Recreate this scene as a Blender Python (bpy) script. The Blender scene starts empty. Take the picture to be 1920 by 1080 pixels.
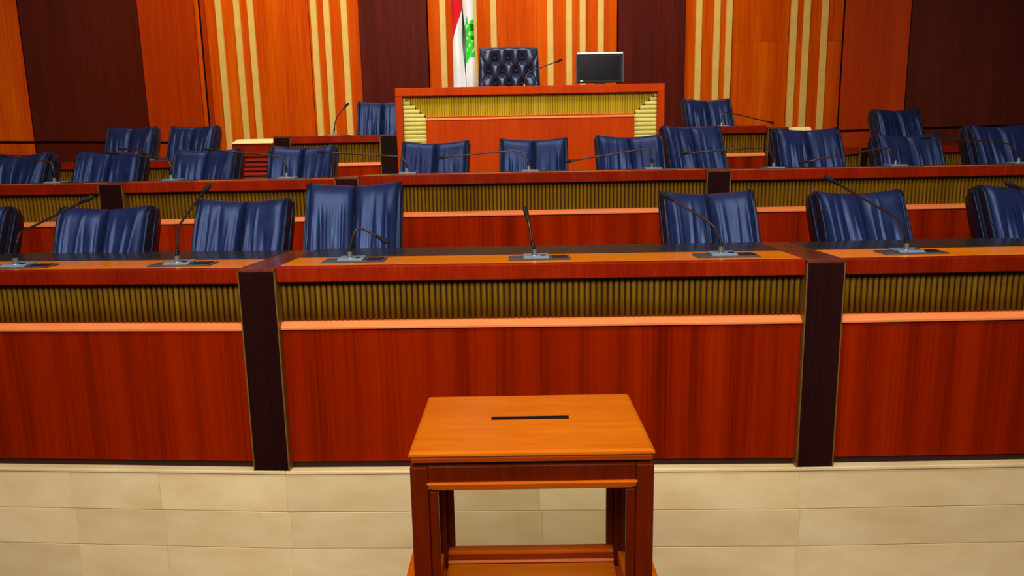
import bpy, bmesh, math, random
from mathutils import Vector, Matrix
random.seed(7)
scene = bpy.context.scene
COL = scene.collection
PI = math.pi

def srgb(r, g, b):
    def f(c):
        c /= 255.0
        return c / 12.92 if c <= 0.04045 else ((c + 0.055) / 1.055) ** 2.4
    return (f(r), f(g), f(b), 1.0)

# ------------------------------------------------------------------ camera
cam_data = bpy.data.cameras.new('camera')
cam = bpy.data.objects.new('camera', cam_data)
COL.objects.link(cam)
cam_data.sensor_fit = 'HORIZONTAL'
cam_data.sensor_width = 36.0
cam_data.lens = 1350.0 / 1920.0 * 36.0
cam_data.clip_start = 0.05
PITCH, ROLL = math.radians(10.1), math.radians(1.06)
cam.location = (0, 0, 2.1)
cam.rotation_euler = (Matrix.Rotation(PI / 2 - PITCH, 3, 'X') @ Matrix.Rotation(-ROLL, 3, 'Z')).to_euler()
scene.camera = cam

# ------------------------------------------------------------------ world, lights, exposure
scene.view_settings.view_transform = 'Standard'
scene.view_settings.look = 'None'
scene.view_settings.gamma = 1.0
scene.view_settings.use_curve_mapping = False
scene.view_settings.exposure = 0.05
world = bpy.data.worlds.new('world')
scene.world = world
world.use_nodes = True
world.node_tree.nodes['Background'].inputs[0].default_value = (1.0, 0.93, 0.85, 1)
world.node_tree.nodes['Background'].inputs[1].default_value = 0.12

def area(name, loc, target, sx, sy, power, color, spread=180):
    d = bpy.data.lights.new(name, 'AREA')
    d.shape = 'RECTANGLE'; d.size = sx; d.size_y = sy
    d.energy = power; d.color = color; d.spread = math.radians(spread)
    o = bpy.data.objects.new(name, d); COL.objects.link(o)
    o.location = loc
    o.rotation_euler = (Vector(target) - Vector(loc)).to_track_quat('-Z', 'Y').to_euler()
    return o
WARM = (1.0, 0.93, 0.80)
area('ceiling_light_front', (-0.5, -2.4, 5.3), (-0.3, 3.4, 0.9), 5.5, 2.0, 128, WARM, 84)
area('ceiling_light_middle', (0.0, 1.4, 5.8), (0.0, 5.8, 1.7), 8.0, 1.6, 205, WARM, 140)
area('ceiling_light_rostrum', (-0.7, 5.4, 5.7), (-0.4, 8.6, 2.6), 6.0, 1.2, 100, WARM, 130)
area('wall_washer', (-0.9, 8.7, 5.9), (-0.9, 10.0, 4.0), 8.0, 0.3, 74, (1.0, 0.90, 0.66), 140)

# ------------------------------------------------------------------ materials
def new_mat(name):
    m = bpy.data.materials.new(name); m.use_nodes = True
    nt = m.node_tree
    b = nt.nodes['Principled BSDF']
    return m, nt, b

def setp(b, rough=0.5, spec=0.5, metal=0.0, coat=0.0, coat_rough=0.1):
    b.inputs['Roughness'].default_value = rough
    b.inputs['Specular IOR Level'].default_value = spec
    b.inputs['Metallic'].default_value = metal
    b.inputs['Coat Weight'].default_value = coat
    b.inputs['Coat Roughness'].default_value = coat_rough

def plain(name, col, rough=0.5, spec=0.5, metal=0.0, vary=0.12, scale=40.0, coat=0.0):
    m, nt, b = new_mat(name)
    setp(b, rough, spec, metal, coat)
    tc = nt.nodes.new('ShaderNodeTexCoord')
    n = nt.nodes.new('ShaderNodeTexNoise'); n.inputs['Scale'].default_value = scale
    n.inputs['Detail'].default_value = 3
    nt.links.new(tc.outputs['Object'], n.inputs['Vector'])
    r = nt.nodes.new('ShaderNodeValToRGB')
    r.color_ramp.elements[0].position = 0.3; r.color_ramp.elements[1].position = 0.7
    r.color_ramp.elements[0].color = tuple(c * (1 - vary) for c in col[:3]) + (1,)
    r.color_ramp.elements[1].color = tuple(min(1, c * (1 + vary)) for c in col[:3]) + (1,)
    nt.links.new(n.outputs['Fac'], r.inputs['Fac'])
    nt.links.new(r.outputs['Color'], b.inputs['Base Color'])
    return m

def wood(name, dark, mid, light, rough=0.35, spec=0.4, grain=(26, 26, 0.7), streak=0.0, streak_scale=5.5, coat=0.0, rand=0.15):
    """straight grained veneer: fine grain plus broad soft streaks; the grain runs along the axis with the small scale"""
    m, nt, b = new_mat(name)
    setp(b, rough, spec, 0, coat, 0.12)
    L = nt.links.new
    tc = nt.nodes.new('ShaderNodeTexCoord')
    oi = nt.nodes.new('ShaderNodeObjectInfo')
    off = nt.nodes.new('ShaderNodeVectorMath'); off.operation = 'MULTIPLY_ADD'
    off.inputs[1].default_value = (13, 17, 11)
    L(oi.outputs['Random'], off.inputs[0]); L(tc.outputs['Object'], off.inputs[2])
    def noise(sc, detail, dist):
        mp = nt.nodes.new('ShaderNodeMapping'); mp.inputs['Scale'].default_value = sc
        L(off.outputs[0], mp.inputs['Vector'])
        n = nt.nodes.new('ShaderNodeTexNoise'); n.inputs['Scale'].default_value = 1
        n.inputs['Detail'].default_value = detail; n.inputs['Distortion'].default_value = dist
        L(mp.outputs[0], n.inputs['Vector'])
        return n.outputs['Fac']
    fine = noise(tuple(g * 3 for g in grain), 4, 0.1)
    broad = noise(tuple(g * 0.28 for g in grain), 2, 0.1)
    mix = nt.nodes.new('ShaderNodeMix'); mix.data_type = 'FLOAT'; mix.inputs[0].default_value = 0.55
    L(fine, mix.inputs[2]); L(broad, mix.inputs[3])
    val = mix.outputs[0]
    if streak > 0:                                  # repeat of the veneer leaves: one darker heart streak per leaf
        sep = nt.nodes.new('ShaderNodeSeparateXYZ'); L(tc.outputs['Object'], sep.inputs[0])
        ad = nt.nodes.new('ShaderNodeMath'); ad.operation = 'MULTIPLY_ADD'
        L(broad, ad.inputs[0]); ad.inputs[1].default_value = 0.05; L(sep.outputs[0], ad.inputs[2])
        mu = nt.nodes.new('ShaderNodeMath'); mu.operation = 'MULTIPLY'; L(ad.outputs[0], mu.inputs[0]); mu.inputs[1].default_value = streak_scale
        fr = nt.nodes.new('ShaderNodeMath'); fr.operation = 'PINGPONG'; L(mu.outputs[0], fr.inputs[0]); fr.inputs[1].default_value = 0.5
        pw = nt.nodes.new('ShaderNodeMath'); pw.operation = 'MULTIPLY_ADD'; L(fr.outputs[0], pw.inputs[0]); pw.inputs[1].default_value = 2 * streak
        L(val, pw.inputs[2])
        sb = nt.nodes.new('ShaderNodeMath'); sb.operation = 'SUBTRACT'; L(pw.outputs[0], sb.inputs[0]); sb.inputs[1].default_value = streak * 0.5
        val = sb.outputs[0]
    r = nt.nodes.new('ShaderNodeValToRGB')
    e = r.color_ramp.elements
    e[0].position = 0.28; e[0].color = dark
    e[1].position = 0.74; e[1].color = light
    k = e.new(0.5); k.color = mid
    L(val, r.inputs['Fac'])
    hsv = nt.nodes.new('ShaderNodeHueSaturation')
    rv = nt.nodes.new('ShaderNodeMapRange'); rv.inputs[3].default_value = 1 - rand; rv.inputs[4].default_value = 1 + rand
    L(oi.outputs['Random'], rv.inputs[0]); L(rv.outputs[0], hsv.inputs['Value'])
    L(r.outputs['Color'], hsv.inputs['Color'])
    L(hsv.outputs['Color'], b.inputs['Base Color'])
    bp = nt.nodes.new('ShaderNodeBump'); bp.inputs['Strength'].default_value = 0.04; bp.inputs['Distance'].default_value = 0.002
    L(fine, bp.inputs['Height']); L(bp.outputs[0], b.inputs['Normal'])
    return m

M = {}
M['panel'] = wood('red_veneer', srgb(98, 17, 0), srgb(134, 28, 0), srgb(152, 37, 1), 0.5, 0.0, grain=(26, 26, 0.35), streak=0.16)
M['rail'] = wood('red_rail_wood', srgb(104, 17, 1), srgb(128, 26, 2), srgb(148, 38, 4), 0.4, 0.06, grain=(20, 20, 3))
M['moulding'] = wood('highlight_moulding_wood', srgb(216, 112, 54), srgb(230, 126, 70), srgb(236, 138, 84), 0.3, 0.4, grain=(2, 22, 22))  # lightened base paints in the ceiling-light highlight on the chamfered mouldings
M['worktop'] = wood('worktop_wood', srgb(216, 110, 2), srgb(232, 128, 6), srgb(240, 142, 12), 0.25, 0.15, grain=(1.2, 18, 18))
M['post'] = wood('dark_post_wood', srgb(22, 8, 8), srgb(32, 11, 11), srgb(40, 14, 13), 0.45, 0.05)
M['cap'] = wood('post_cap_wood', srgb(84, 34, 20), srgb(110, 46, 24), srgb(136, 60, 30), 0.25, 0.45, grain=(18, 1.2, 18))
M['kick'] = plain('dark_kick', srgb(40, 8, 12), 0.5, 0.3)
M['slat'] = wood('olive_slat', srgb(90, 62, 5), srgb(114, 80, 7), srgb(132, 96, 12), 0.45, 0.08, rand=0.10)
M['slatback'] = plain('slat_backing', srgb(44, 22, 4), 0.7, 0.1)
M['gilt'] = wood('gilt_slat', srgb(164, 132, 16), srgb(178, 146, 22), srgb(194, 164, 38), 0.4, 0.15, rand=0.05)
M['brass'] = plain('brass_trim', srgb(136, 100, 44), 0.35, 0.5, 0.4)
M['inlay'] = plain('dark_desk_inlay', srgb(40, 38, 42), 0.28, 0.4, scale=14)
M['wall'] = wood('orange_wall_veneer', srgb(172, 52, 0), srgb(200, 76, 0), srgb(220, 106, 4), 0.5, 0.03, grain=(14, 14, 0.5), rand=0.05)
M['wallred'] = wood('red_wall_veneer', srgb(146, 40, 0), srgb(164, 50, 0), srgb(182, 62, 4), 0.45, 0.03, grain=(14, 14, 0.5), rand=0.05)
M['pilaster'] = wood('dark_pilaster_veneer', srgb(60, 15, 8), srgb(78, 21, 12), srgb(94, 30, 18), 0.42, 0.04, grain=(16, 16, 0.6), rand=0.05)
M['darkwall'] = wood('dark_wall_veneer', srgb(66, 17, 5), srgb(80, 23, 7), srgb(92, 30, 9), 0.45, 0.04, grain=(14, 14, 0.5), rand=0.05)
M['strip'] = plain('pale_gold_strip', srgb(222, 184, 98), 0.4, 0.2, vary=0.06, scale=8)
M['groove'] = plain('wall_groove', srgb(30, 12, 10), 0.7, 0.2)
M['leather'] = plain('navy_leather', srgb(27, 37, 76), 0.34, 0.55, vary=0.2, scale=9)
M['leather'].node_tree.nodes['Principled BSDF'].inputs['Specular Tint'].default_value = (0.34, 0.50, 1.0, 1)
M['leathersheen'] = plain('glossy_navy_leather', srgb(36, 42, 66), 0.30, 0.9, vary=0.15, scale=9)
M['leathersheen'].node_tree.nodes['Principled BSDF'].inputs['Specular Tint'].default_value = (0.6, 0.72, 1.0, 1)
M['giltlit'] = wood('lit_gilt_flute', srgb(206, 194, 92), srgb(218, 206, 108), srgb(228, 216, 126), 0.4, 0.25, rand=0.05)  # paler copy of the gilt: overhead light on the level flutes painted in
M['goldcap'] = plain('pale_gold_cap', srgb(240, 220, 150), 0.4, 0.3, vary=0.04, scale=6)
M['leatherdark'] = plain('dark_navy_leather', srgb(20, 24, 40), 0.36, 0.5, vary=0.15, scale=12)
M['leatherdark'].node_tree.nodes['Principled BSDF'].inputs['Specular Tint'].default_value = (0.34, 0.50, 1.0, 1)
M['black'] = plain('black_plastic', srgb(16, 16, 18), 0.45, 0.25)
M['mic'] = plain('gooseneck_metal', srgb(58, 46, 46), 0.32, 0.5, 0.5)
M['foam'] = plain('black_foam', srgb(20, 20, 24), 0.8, 0.3)
M['console'] = plain('grey_console', srgb(62, 70, 82), 0.35, 0.5)
M['unit'] = plain('blue_grey_unit', srgb(112, 130, 150), 0.35, 0.5)
M['chrome'] = plain('chrome', srgb(220, 222, 226), 0.15, 0.5, 0.9, vary=0.02)
M['silver'] = plain('silver_plastic', srgb(214, 218, 224), 0.3, 0.5, 0.2, vary=0.03)
M['screen'] = plain('black_screen', srgb(10, 12, 16), 0.22, 0.15, vary=0.03)
M['beige'] = plain('beige_highlight', srgb(200, 164, 130), 0.5, 0.4)  # painted tone of the small highlights below the monitor
M['boxtop'] = wood('honey_lid_wood', srgb(180, 80, 1), srgb(200, 102, 6), srgb(212, 120, 24), 0.28, 0.25, grain=(2.0, 14, 14), rand=0.02)
M['boxred'] = wood('red_brown_box_wood', srgb(66, 15, 0), srgb(88, 22, 1), srgb(104, 28, 2), 0.3, 0.2, grain=(22, 22, 2), rand=0.05)
M['lidedge'] = wood('lid_edge_wood', srgb(122, 40, 2), srgb(142, 50, 4), srgb(160, 62, 8), 0.3, 0.25, grain=(2, 14, 14), rand=0.03)
M['boxorange'] = wood('orange_box_wood', srgb(190, 80, 4), srgb(208, 96, 8), srgb(218, 112, 20), 0.28, 0.3, grain=(2, 14, 14), rand=0.03)
M['flagwhite'] = plain('white_flag_cloth', srgb(246, 249, 252), 0.8, 0.2, vary=0.02)
M['flagred'] = plain('red_flag_cloth', srgb(232, 28, 44), 0.8, 0.2, vary=0.04)
M['flaggreen'] = plain('green_flag_cloth', srgb(56, 222, 50), 0.8, 0.2, vary=0.06)
M['flagdark'] = plain('dark_green_flag_cloth', srgb(30, 110, 20), 0.8, 0.2, vary=0.06)
M['carpet'] = plain('dark_red_carpet', srgb(70, 22, 16), 0.95, 0.1, scale=200)
M['plaster'] = plain('cream_plaster', srgb(226, 206, 170), 0.9, 0.2, scale=6, vary=0.04)
M['redrib'] = wood('red_rib_wood', srgb(120, 26, 10), srgb(150, 36, 14), srgb(170, 50, 20), 0.35, 0.35, grain=(2, 20, 20))

def stone_mat():
    m, nt, b = new_mat('beige_marble'); setp(b, 0.33, 0.35)
    L = nt.links.new
    tc = nt.nodes.new('ShaderNodeTexCoord'); oi = nt.nodes.new('ShaderNodeObjectInfo')
    off = nt.nodes.new('ShaderNodeVectorMath'); off.operation = 'MULTIPLY_ADD'; off.inputs[1].default_value = (7, 3, 9)
    L(oi.outputs['Random'], off.inputs[0]); L(tc.outputs['Object'], off.inputs[2])
    mp = nt.nodes.new('ShaderNodeMapping'); mp.inputs['Scale'].default_value = (2.2, 2.2, 4.5); L(off.outputs[0], mp.inputs[0])
    n = nt.nodes.new('ShaderNodeTexNoise'); n.inputs['Scale'].default_value = 1.6; n.inputs['Detail'].default_value = 5; n.inputs['Distortion'].default_value = 0.2
    L(mp.outputs[0], n.inputs['Vector'])
    r = nt.nodes.new('ShaderNodeValToRGB'); e = r.color_ramp.elements
    e[0].position = 0.3; e[0].color = srgb(216, 188, 138); e[1].position = 0.7; e[1].color = srgb(230, 208, 164)
    L(n.outputs['Fac'], r.inputs[0])
    v = nt.nodes.new('ShaderNodeTexNoise'); v.inputs['Scale'].default_value = 5; v.inputs['Detail'].default_value = 8; v.inputs['Distortion'].default_value = 2.2
    L(off.outputs[0], v.inputs['Vector'])
    vr = nt.nodes.new('ShaderNodeValToRGB'); ve = vr.color_ramp.elements
    ve[0].position = 0.68; ve[0].color = (0, 0, 0, 1); ve[1].position = 0.76; ve[1].color = (0.35, 0.35, 0.35, 1)
    L(v.outputs['Fac'], vr.inputs[0])
    mx = nt.nodes.new('ShaderNodeMix'); mx.data_type = 'RGBA'
    L(vr.outputs[0], mx.inputs[0]); L(r.outputs[0], mx.inputs[6]); mx.inputs[7].default_value = srgb(236, 218, 182)
    hs = nt.nodes.new('ShaderNodeHueSaturation'); rv = nt.nodes.new('ShaderNodeMapRange'); rv.inputs[3].default_value = 0.92; rv.inputs[4].default_value = 1.05
    L(oi.outputs['Random'], rv.inputs[0]); L(rv.outputs[0], hs.inputs['Value']); L(mx.outputs[2], hs.inputs['Color'])
    L(hs.outputs[0], b.inputs['Base Color'])
    return m
M['stone'] = stone_mat()

def glass_mat():
    m = bpy.data.materials.new('clear_pane_glass'); m.use_nodes = True
    nt = m.node_tree; nt.nodes.clear()
    out = nt.nodes.new('ShaderNodeOutputMaterial')
    tr = nt.nodes.new('ShaderNodeBsdfTransparent'); tr.inputs[0].default_value = (0.965, 0.97, 0.945, 1)
    gl = nt.nodes.new('ShaderNodeBsdfGlossy'); gl.inputs['Roughness'].default_value = 0.03
    lw = nt.nodes.new('ShaderNodeLayerWeight'); pw = nt.nodes.new('ShaderNodeMath'); pw.operation = 'POWER'; pw.inputs[1].default_value = 5
    fr = nt.nodes.new('ShaderNodeMath'); fr.operation = 'MULTIPLY_ADD'; fr.inputs[1].default_value = 0.9; fr.inputs[2].default_value = 0.035
    nt.links.new(lw.outputs['Facing'], pw.inputs[0]); nt.links.new(pw.outputs[0], fr.inputs[0])
    mx = nt.nodes.new('ShaderNodeMixShader')
    nt.links.new(fr.outputs[0], mx.inputs[0]); nt.links.new(tr.outputs[0], mx.inputs[1]); nt.links.new(gl.outputs[0], mx.inputs[2])
    nt.links.new(mx.outputs[0], out.inputs[0])
    return m
M['glass'] = glass_mat()
M['groove2'] = plain('black_button_leather', srgb(12, 13, 18), 0.5, 0.2)

# ------------------------------------------------------------------ mesh helpers
class MB:
    def __init__(s): s.v = []; s.f = []; s.mi = []
    def add(s, vs, fs, mi=0):
        n = len(s.v); s.v += [tuple(p) for p in vs]
        for f in fs: s.f.append([i + n for i in f]); s.mi.append(mi)
        return s
    def box(s, x0, x1, y0, y1, z0, z1, mi=0):
        return s.add([(x0, y0, z0), (x1, y0, z0), (x1, y1, z0), (x0, y1, z0), (x0, y0, z1), (x1, y0, z1), (x1, y1, z1), (x0, y1, z1)],
                     [(0, 3, 2, 1), (4, 5, 6, 7), (0, 1, 5, 4), (1, 2, 6, 5), (2, 3, 7, 6), (3, 0, 4, 7)], mi)
    def prism_x(s, prof, x0, x1, m0=0.0, m1=0.0):
        """profile of (y, z) points, counter-clockwise seen from +x, swept along x"""
        n = len(prof)
        vs = [(x0, y, z) for y, z in prof] + [(x1, y, z) for y, z in prof]
        fs = [tuple(range(n))[::-1], tuple(range(n, 2 * n))]
        for i in range(n):
            j = (i + 1) % n; fs.append((i, j, n + j, n + i))
        return s.add(vs, fs)
    def rod(s, p, q, r, seg=8, taper=1.0):
        p = Vector(p); q = Vector(q); d = (q - p).normalized()
        a = d.orthogonal().normalized(); b = d.cross(a)
        vs = []
        for c, rr in ((p, r), (q, r * taper)):
            for k in range(seg):
                t = 2 * PI * k / seg; vs.append(c + a * (rr * math.cos(t)) + b * (rr * math.sin(t)))
        fs = [tuple(range(seg))[::-1], tuple(range(seg, 2 * seg))]
        for k in range(seg):
            j = (k + 1) % seg; fs.append((k, j, seg + j, seg + k))
        return s.add(vs, fs)
    def tube(s, pts, r, seg=8):
        pts = [Vector(p) for p in pts]; n = len(pts)
        vs = []; a = None
        for i, p in enumerate(pts):
            d = (pts[min(i + 1, n - 1)] - pts[max(i - 1, 0)]).normalized()
            if a is None: a = d.orthogonal().normalized()
            a = (a - d * a.dot(d)).normalized(); b = d.cross(a)
            for k in range(seg):
                t = 2 * PI * k / seg; vs.append(p + a * (r * math.cos(t)) + b * (r * math.sin(t)))
        fs = [tuple(range(seg))[::-1], tuple(range((n - 1) * seg, n * seg))]
        for i in range(n - 1):
            for k in range(seg):
                j = (k + 1) % seg; fs.append((i * seg + k, i * seg + j, (i + 1) * seg + j, (i + 1) * seg + k))
        return s.add(vs, fs)
    def ellipsoid(s, c, axis, length, r, seg=12, rings=8):
        c = Vector(c); d = Vector(axis).normalized(); a = d.orthogonal().normalized(); b = d.cross(a)
        vs = [c - d * length / 2]
        for i in range(1, rings):
            t = PI * i / rings
            for k in range(seg):
                u = 2 * PI * k / seg
                vs.append(c - d * (length / 2 * math.cos(t)) + (a * math.cos(u) + b * math.sin(u)) * (r * math.sin(t) ** 0.8))
        vs.append(c + d * length / 2); last = len(vs) - 1
        fs = []
        for k in range(seg): fs.append((0, 1 + (k + 1) % seg, 1 + k))
        for i in range(rings - 2):
            for k in range(seg):
                j = (k + 1) % seg; o = 1 + i * seg
                fs.append((o + k, o + j, o + seg + j, o + seg + k))
        o = 1 + (rings - 2) * seg
        for k in range(seg): fs.append((o + k, o + (k + 1) % seg, last))
        return s.add(vs, fs)
    def mesh(s, name, mats, smooth=False):
        me = bpy.data.meshes.new(name); me.from_pydata(s.v, [], s.f); 
        for m in (mats if isinstance(mats, (list, tuple)) else [mats]): me.materials.append(m)
        me.polygons.foreach_set('material_index', s.mi)
        bm = bmesh.new(); bm.from_mesh(me); bmesh.ops.recalc_face_normals(bm, faces=bm.faces); bm.to_mesh(me); bm.free()
        if smooth: me.polygons.foreach_set('use_smooth', [True] * len(me.polygons))
        me.update()
        return me
    def build(s, name, mats, parent=None, loc=(0, 0, 0), bevel=0.0, segs=2, smooth=False):
        return link(name, s.mesh(name, mats, smooth), parent, loc, bevel, segs)

def link(name, me, parent=None, loc=(0, 0, 0), bevel=0.0, segs=2):
    o = bpy.data.objects.new(name, me); COL.objects.link(o)
    o.location = loc
    if parent is not None: o.parent = parent
    if bevel:
        b = o.modifiers.new('bevel', 'BEVEL'); b.width = bevel; b.segments = segs; b.limit_method = 'ANGLE'; b.angle_limit = math.radians(40)
    return o

def tag(o, label=None, cat=None, group=None, kind=None):
    if label: o['label'] = label
    if cat: o['category'] = cat
    if group: o['group'] = group
    if kind: o['kind'] = kind
    return o
def empty(name, loc=(0, 0, 0), rz=0.0):
    o = bpy.data.objects.new(name, None); COL.objects.link(o)
    o.location = loc; o.rotation_euler = (0, 0, rz); o.empty_display_size = 0.1
    return o
def copy_tree(o, parent=None):
    c = o.copy(); COL.objects.link(c)
    if parent is not None: c.parent = parent
    for ch in list(o.children): copy_tree(ch, c)
    return c
def structure(name, mb, mat, loc=(0, 0, 0), bevel=0.0):
    return tag(mb.build(name, mat, None, loc, bevel), kind='structure')

# ------------------------------------------------------------------ setting: floor, tiers, walls
structure('floor', MB().box(-8.6, 8.6, -4.0, 12.6, -0.1, 0.0), M['carpet'])
structure('ceiling', MB().box(-8.6, 8.6, -4.0, 12.6, 6.0, 6.1), M['plaster'])
structure('wall_left', MB().box(-8.6, -8.5, -4.0, 8.0, 0.0, 6.0), M['darkwall'])
structure('wall_right', MB().box(8.5, 8.6, -4.0, 9.0, 0.0, 6.0), M['darkwall'])

# stone faced platform carrying the front bench: three courses of marble blocks and a cap course
pl = [(-8.4, 3.95), (-8.4, 3.97), (-4.6, 3.655), (-1.11, 3.395), (1.36, 3.331), (8.4, 3.331), (8.4, 3.95)]
pl = [(x, min(y, 3.945)) for x, y in pl[1:-1]] + [(8.4, 3.95), (-8.4, 3.95)]
n_ = len(pl)
plat = structure('platform', MB().add([(x, y, 0) for x, y in pl] + [(x, y, .594) for x, y in pl], [tuple(range(n_))[::-1], tuple(range(n_, 2 * n_))] + [(i, (i + 1) % n_, n_ + (i + 1) % n_, n_ + i) for i in range(n_)]), M['slatback'])
def front_y(x):                                       # plan line of the front bench: three straight facets
    if x < -1.11: return 3.345 + (-1.11 - x) * 0.075
    return 3.345 - (x + 1.11) * 0.026 if x < 1.36 else 3.281
joints = [-4.6, -3.4, -2.25, -1.78, -1.13, 0.12, 1.38, 2.62, 3.8, 5.0]
for c, (z0, z1) in enumerate(((0.0, 0.1955), (0.1995, 0.3925), (0.3965, 0.591))):
    for a, b_ in zip(joints[:-1], joints[1:]):
        sh = (0.0, 0.008, -0.004)[c]
        x0, x1 = a + 0.0002 + sh, b_ - 0.0002 + sh
        pr = random.uniform(0, 0.0015)
        m_ = MB(); y0, y1 = front_y(x0) - 0.012 - pr, front_y(x1) - 0.012 - pr
        m_.add([(x0, y0, z0), (x1, y1, z0), (x1, y1 + 0.06, z0), (x0, y0 + 0.06, z0), (x0, y0, z1), (x1, y1, z1), (x1, y1 + 0.06, z1), (x0, y0 + 0.06, z1)],
               [(0, 3, 2, 1), (4, 5, 6, 7), (0, 1, 5, 4), (1, 2, 6, 5), (2, 3, 7, 6), (3, 0, 4, 7)])
        m_.build('stone_block', M['stone'], plat, bevel=0.0011, segs=1)
for a, b_ in zip([-4.6, -1.13, 1.38], [-1.13, 1.38, 5.0]):
    y0, y1 = front_y(a) - 0.02, front_y(b_) - 0.02
    m_ = MB().add([(a, y0, .5945), (b_, y1, .5945), (b_, y1 + .1, .5945), (a, y0 + .1, .5945), (a, y0, .613), (b_, y1, .613), (b_, y1 + .1, .613), (a, y0 + .1, .613)],
                  [(0, 3, 2, 1), (4, 5, 6, 7), (0, 1, 5, 4), (1, 2, 6, 5), (2, 3, 7, 6), (3, 0, 4, 7)])
    m_.build('cap_stone', M['stone'], plat, bevel=0.004, segs=2)
structure('platform', MB().box(-8.4, 8.4, 3.95, 5.30, 0.0, 0.87), M['carpet'])
structure('platform', MB().box(-8.4, 8.4, 5.30, 7.46, 0.0, 1.25), M['carpet'])
structure('platform', MB().box(-8.4, -2.40, 7.46, 12.4, 0.0, 1.45), M['carpet'])
structure('platform', MB().box(3.05, 8.4, 7.46, 12.4, 0.0, 1.45), M['carpet'])
structure('platform', MB().box(-2.40, -1.10, 7.46, 10.2, 0.0, 1.62), M['carpet'])
structure('platform', MB().box(1.52, 3.05, 7.46, 10.2, 0.0, 1.62), M['carpet'])
structure('platform', MB().box(-1.10, 1.52, 7.30, 10.2, 0.0, 2.05), M['carpet'])

# back wall: carcass, veneered panels with open joints, pale gold strips standing proud
WY = 10.0
wall = structure('wall_back', MB().box(-4.10, 4.52, WY + 0.06, WY + 0.2, 0.0, 6.0), M['groove'])
ZB, ZT = 1.30, 5.98
def panel(name, x0, x1, mat, proud=0.0, z0=ZB, z1=ZT, parent=wall):
    g = 0.004
    return MB().box(x0 + g, x1 - g, WY - proud, WY + 0.065, z0, z1).build(name, M[mat], parent, bevel=0.003, segs=1)
panel('wall_panel', -4.06, -3.98, 'wallred', -0.03)
panel('wall_panel', -3.98, -2.62, 'wall'); panel('wall_panel', -2.62, -1.955, 'wall')
panel('pilaster_panel', -1.95, -1.055, 'pilaster', 0.05)
panel('wall_panel', -1.05, -0.18, 'wall'); panel('wall_panel', -0.18, 0.57, 'wall'); panel('wall_panel', 0.57, 1.46, 'wall')
panel('pilaster_panel', 1.465, 2.355, 'pilaster', 0.05)
panel('wall_panel', 2.36, 2.99, 'wall')
for zz in ((ZB, 3.58), (3.58, ZT)):
    panel('wall_panel', 2.99, 3.74, 'wall', 0, *zz); panel('wall_panel', 3.74, 4.46, 'wall', -0.004, *zz)
strip_me = MB().prism_x([(-0.016, -0.036), (0.008, -0.044), (0.008, 0.044), (-0.016, 0.036)], 0.0, 1.0)
strip_mesh = MB()
strip_mesh.add([(-.038, -.018, ZB), (.038, -.018, ZB), (.044, .004, ZB), (-.044, .004, ZB), (-.038, -.018, ZT), (.038, -.018, ZT), (.044, .004, ZT), (-.044, .004, ZT)],
               [(0, 3, 2, 1), (4, 5, 6, 7), (0, 1, 5, 4), (1, 2, 6, 5), (2, 3, 7, 6), (3, 0, 4, 7)])
strip_mesh = strip_mesh.mesh('gold_strip', M['strip'])
for x in (-3.80, -3.56, -3.38, -2.55, -2.38, -2.15, -0.85, -0.44, -0.18, 0.57, 0.82, 1.00, 1.24, 2.54, 2.78, 2.94, 3.80, 3.97, 4.21):
    link('gold_strip', strip_mesh, wall, (x, WY, 0))

def wing(name, p, ang, length, cuts, flip):
    """angled wing of the back wall; local x runs outward along the wing, local y points away from the room"""
    o = MB().box(0, length, 0.06, 0.2, 0.0, 6.0) if flip else MB().box(-length, 0, 0.06, 0.2, 0.0, 6.0)
    w = structure(name, o, M['groove'], p); w.rotation_euler = (0, 0, ang)
    for a, b_, mat in cuts:
        x0, x1 = (a, b_) if flip else (-b_, -a)
        for z0, z1 in ((ZB, 2.385), (2.415, ZT)):
            MB().box(x0 + .004, x1 - .004, 0.0, 0.065, z0, z1).build('wall_panel', M[mat], w, bevel=0.003, segs=1)
    return w
wing('wall_back_left', (-4.06, WY, 0), math.radians(42), 4.6, ((0.0, 0.06, 'wall'), (0.06, 0.76, 'wallred'), (0.76, 2.03, 'darkwall'), (2.03, 4.6, 'wall')), False)
wing('wall_back_right', (4.47, WY, 0), math.radians(-26), 4.5, ((0.0, 0.78, 'wallred'), (0.78, 4.5, 'darkwall')), True)

# ------------------------------------------------------------------ bench sections
slat_cache = {}
def half_rod_mesh(r, z0, z1, mat, key):
    if key not in slat_cache:
        m_ = MB(); n = 7
        vs = []
        for z in (z0, z1):
            for k in range(n):
                t = PI * k / (n - 1); vs.append((-r * math.cos(t), -r * math.sin(t), z))
        fs = [tuple(range(n)), tuple(range(n, 2 * n))[::-1]]
        for k in range(n - 1): fs.append((k, k + 1, n + k + 1, n + k))
        fs.append((n - 1, 0, n, 2 * n - 1))
        me = m_.add(vs, fs).mesh('slat', mat, False)
        for p in me.polygons:
            if len(p.vertices) == 4: p.use_smooth = True
        slat_cache[key] = me
    return slat_cache[key]

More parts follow.
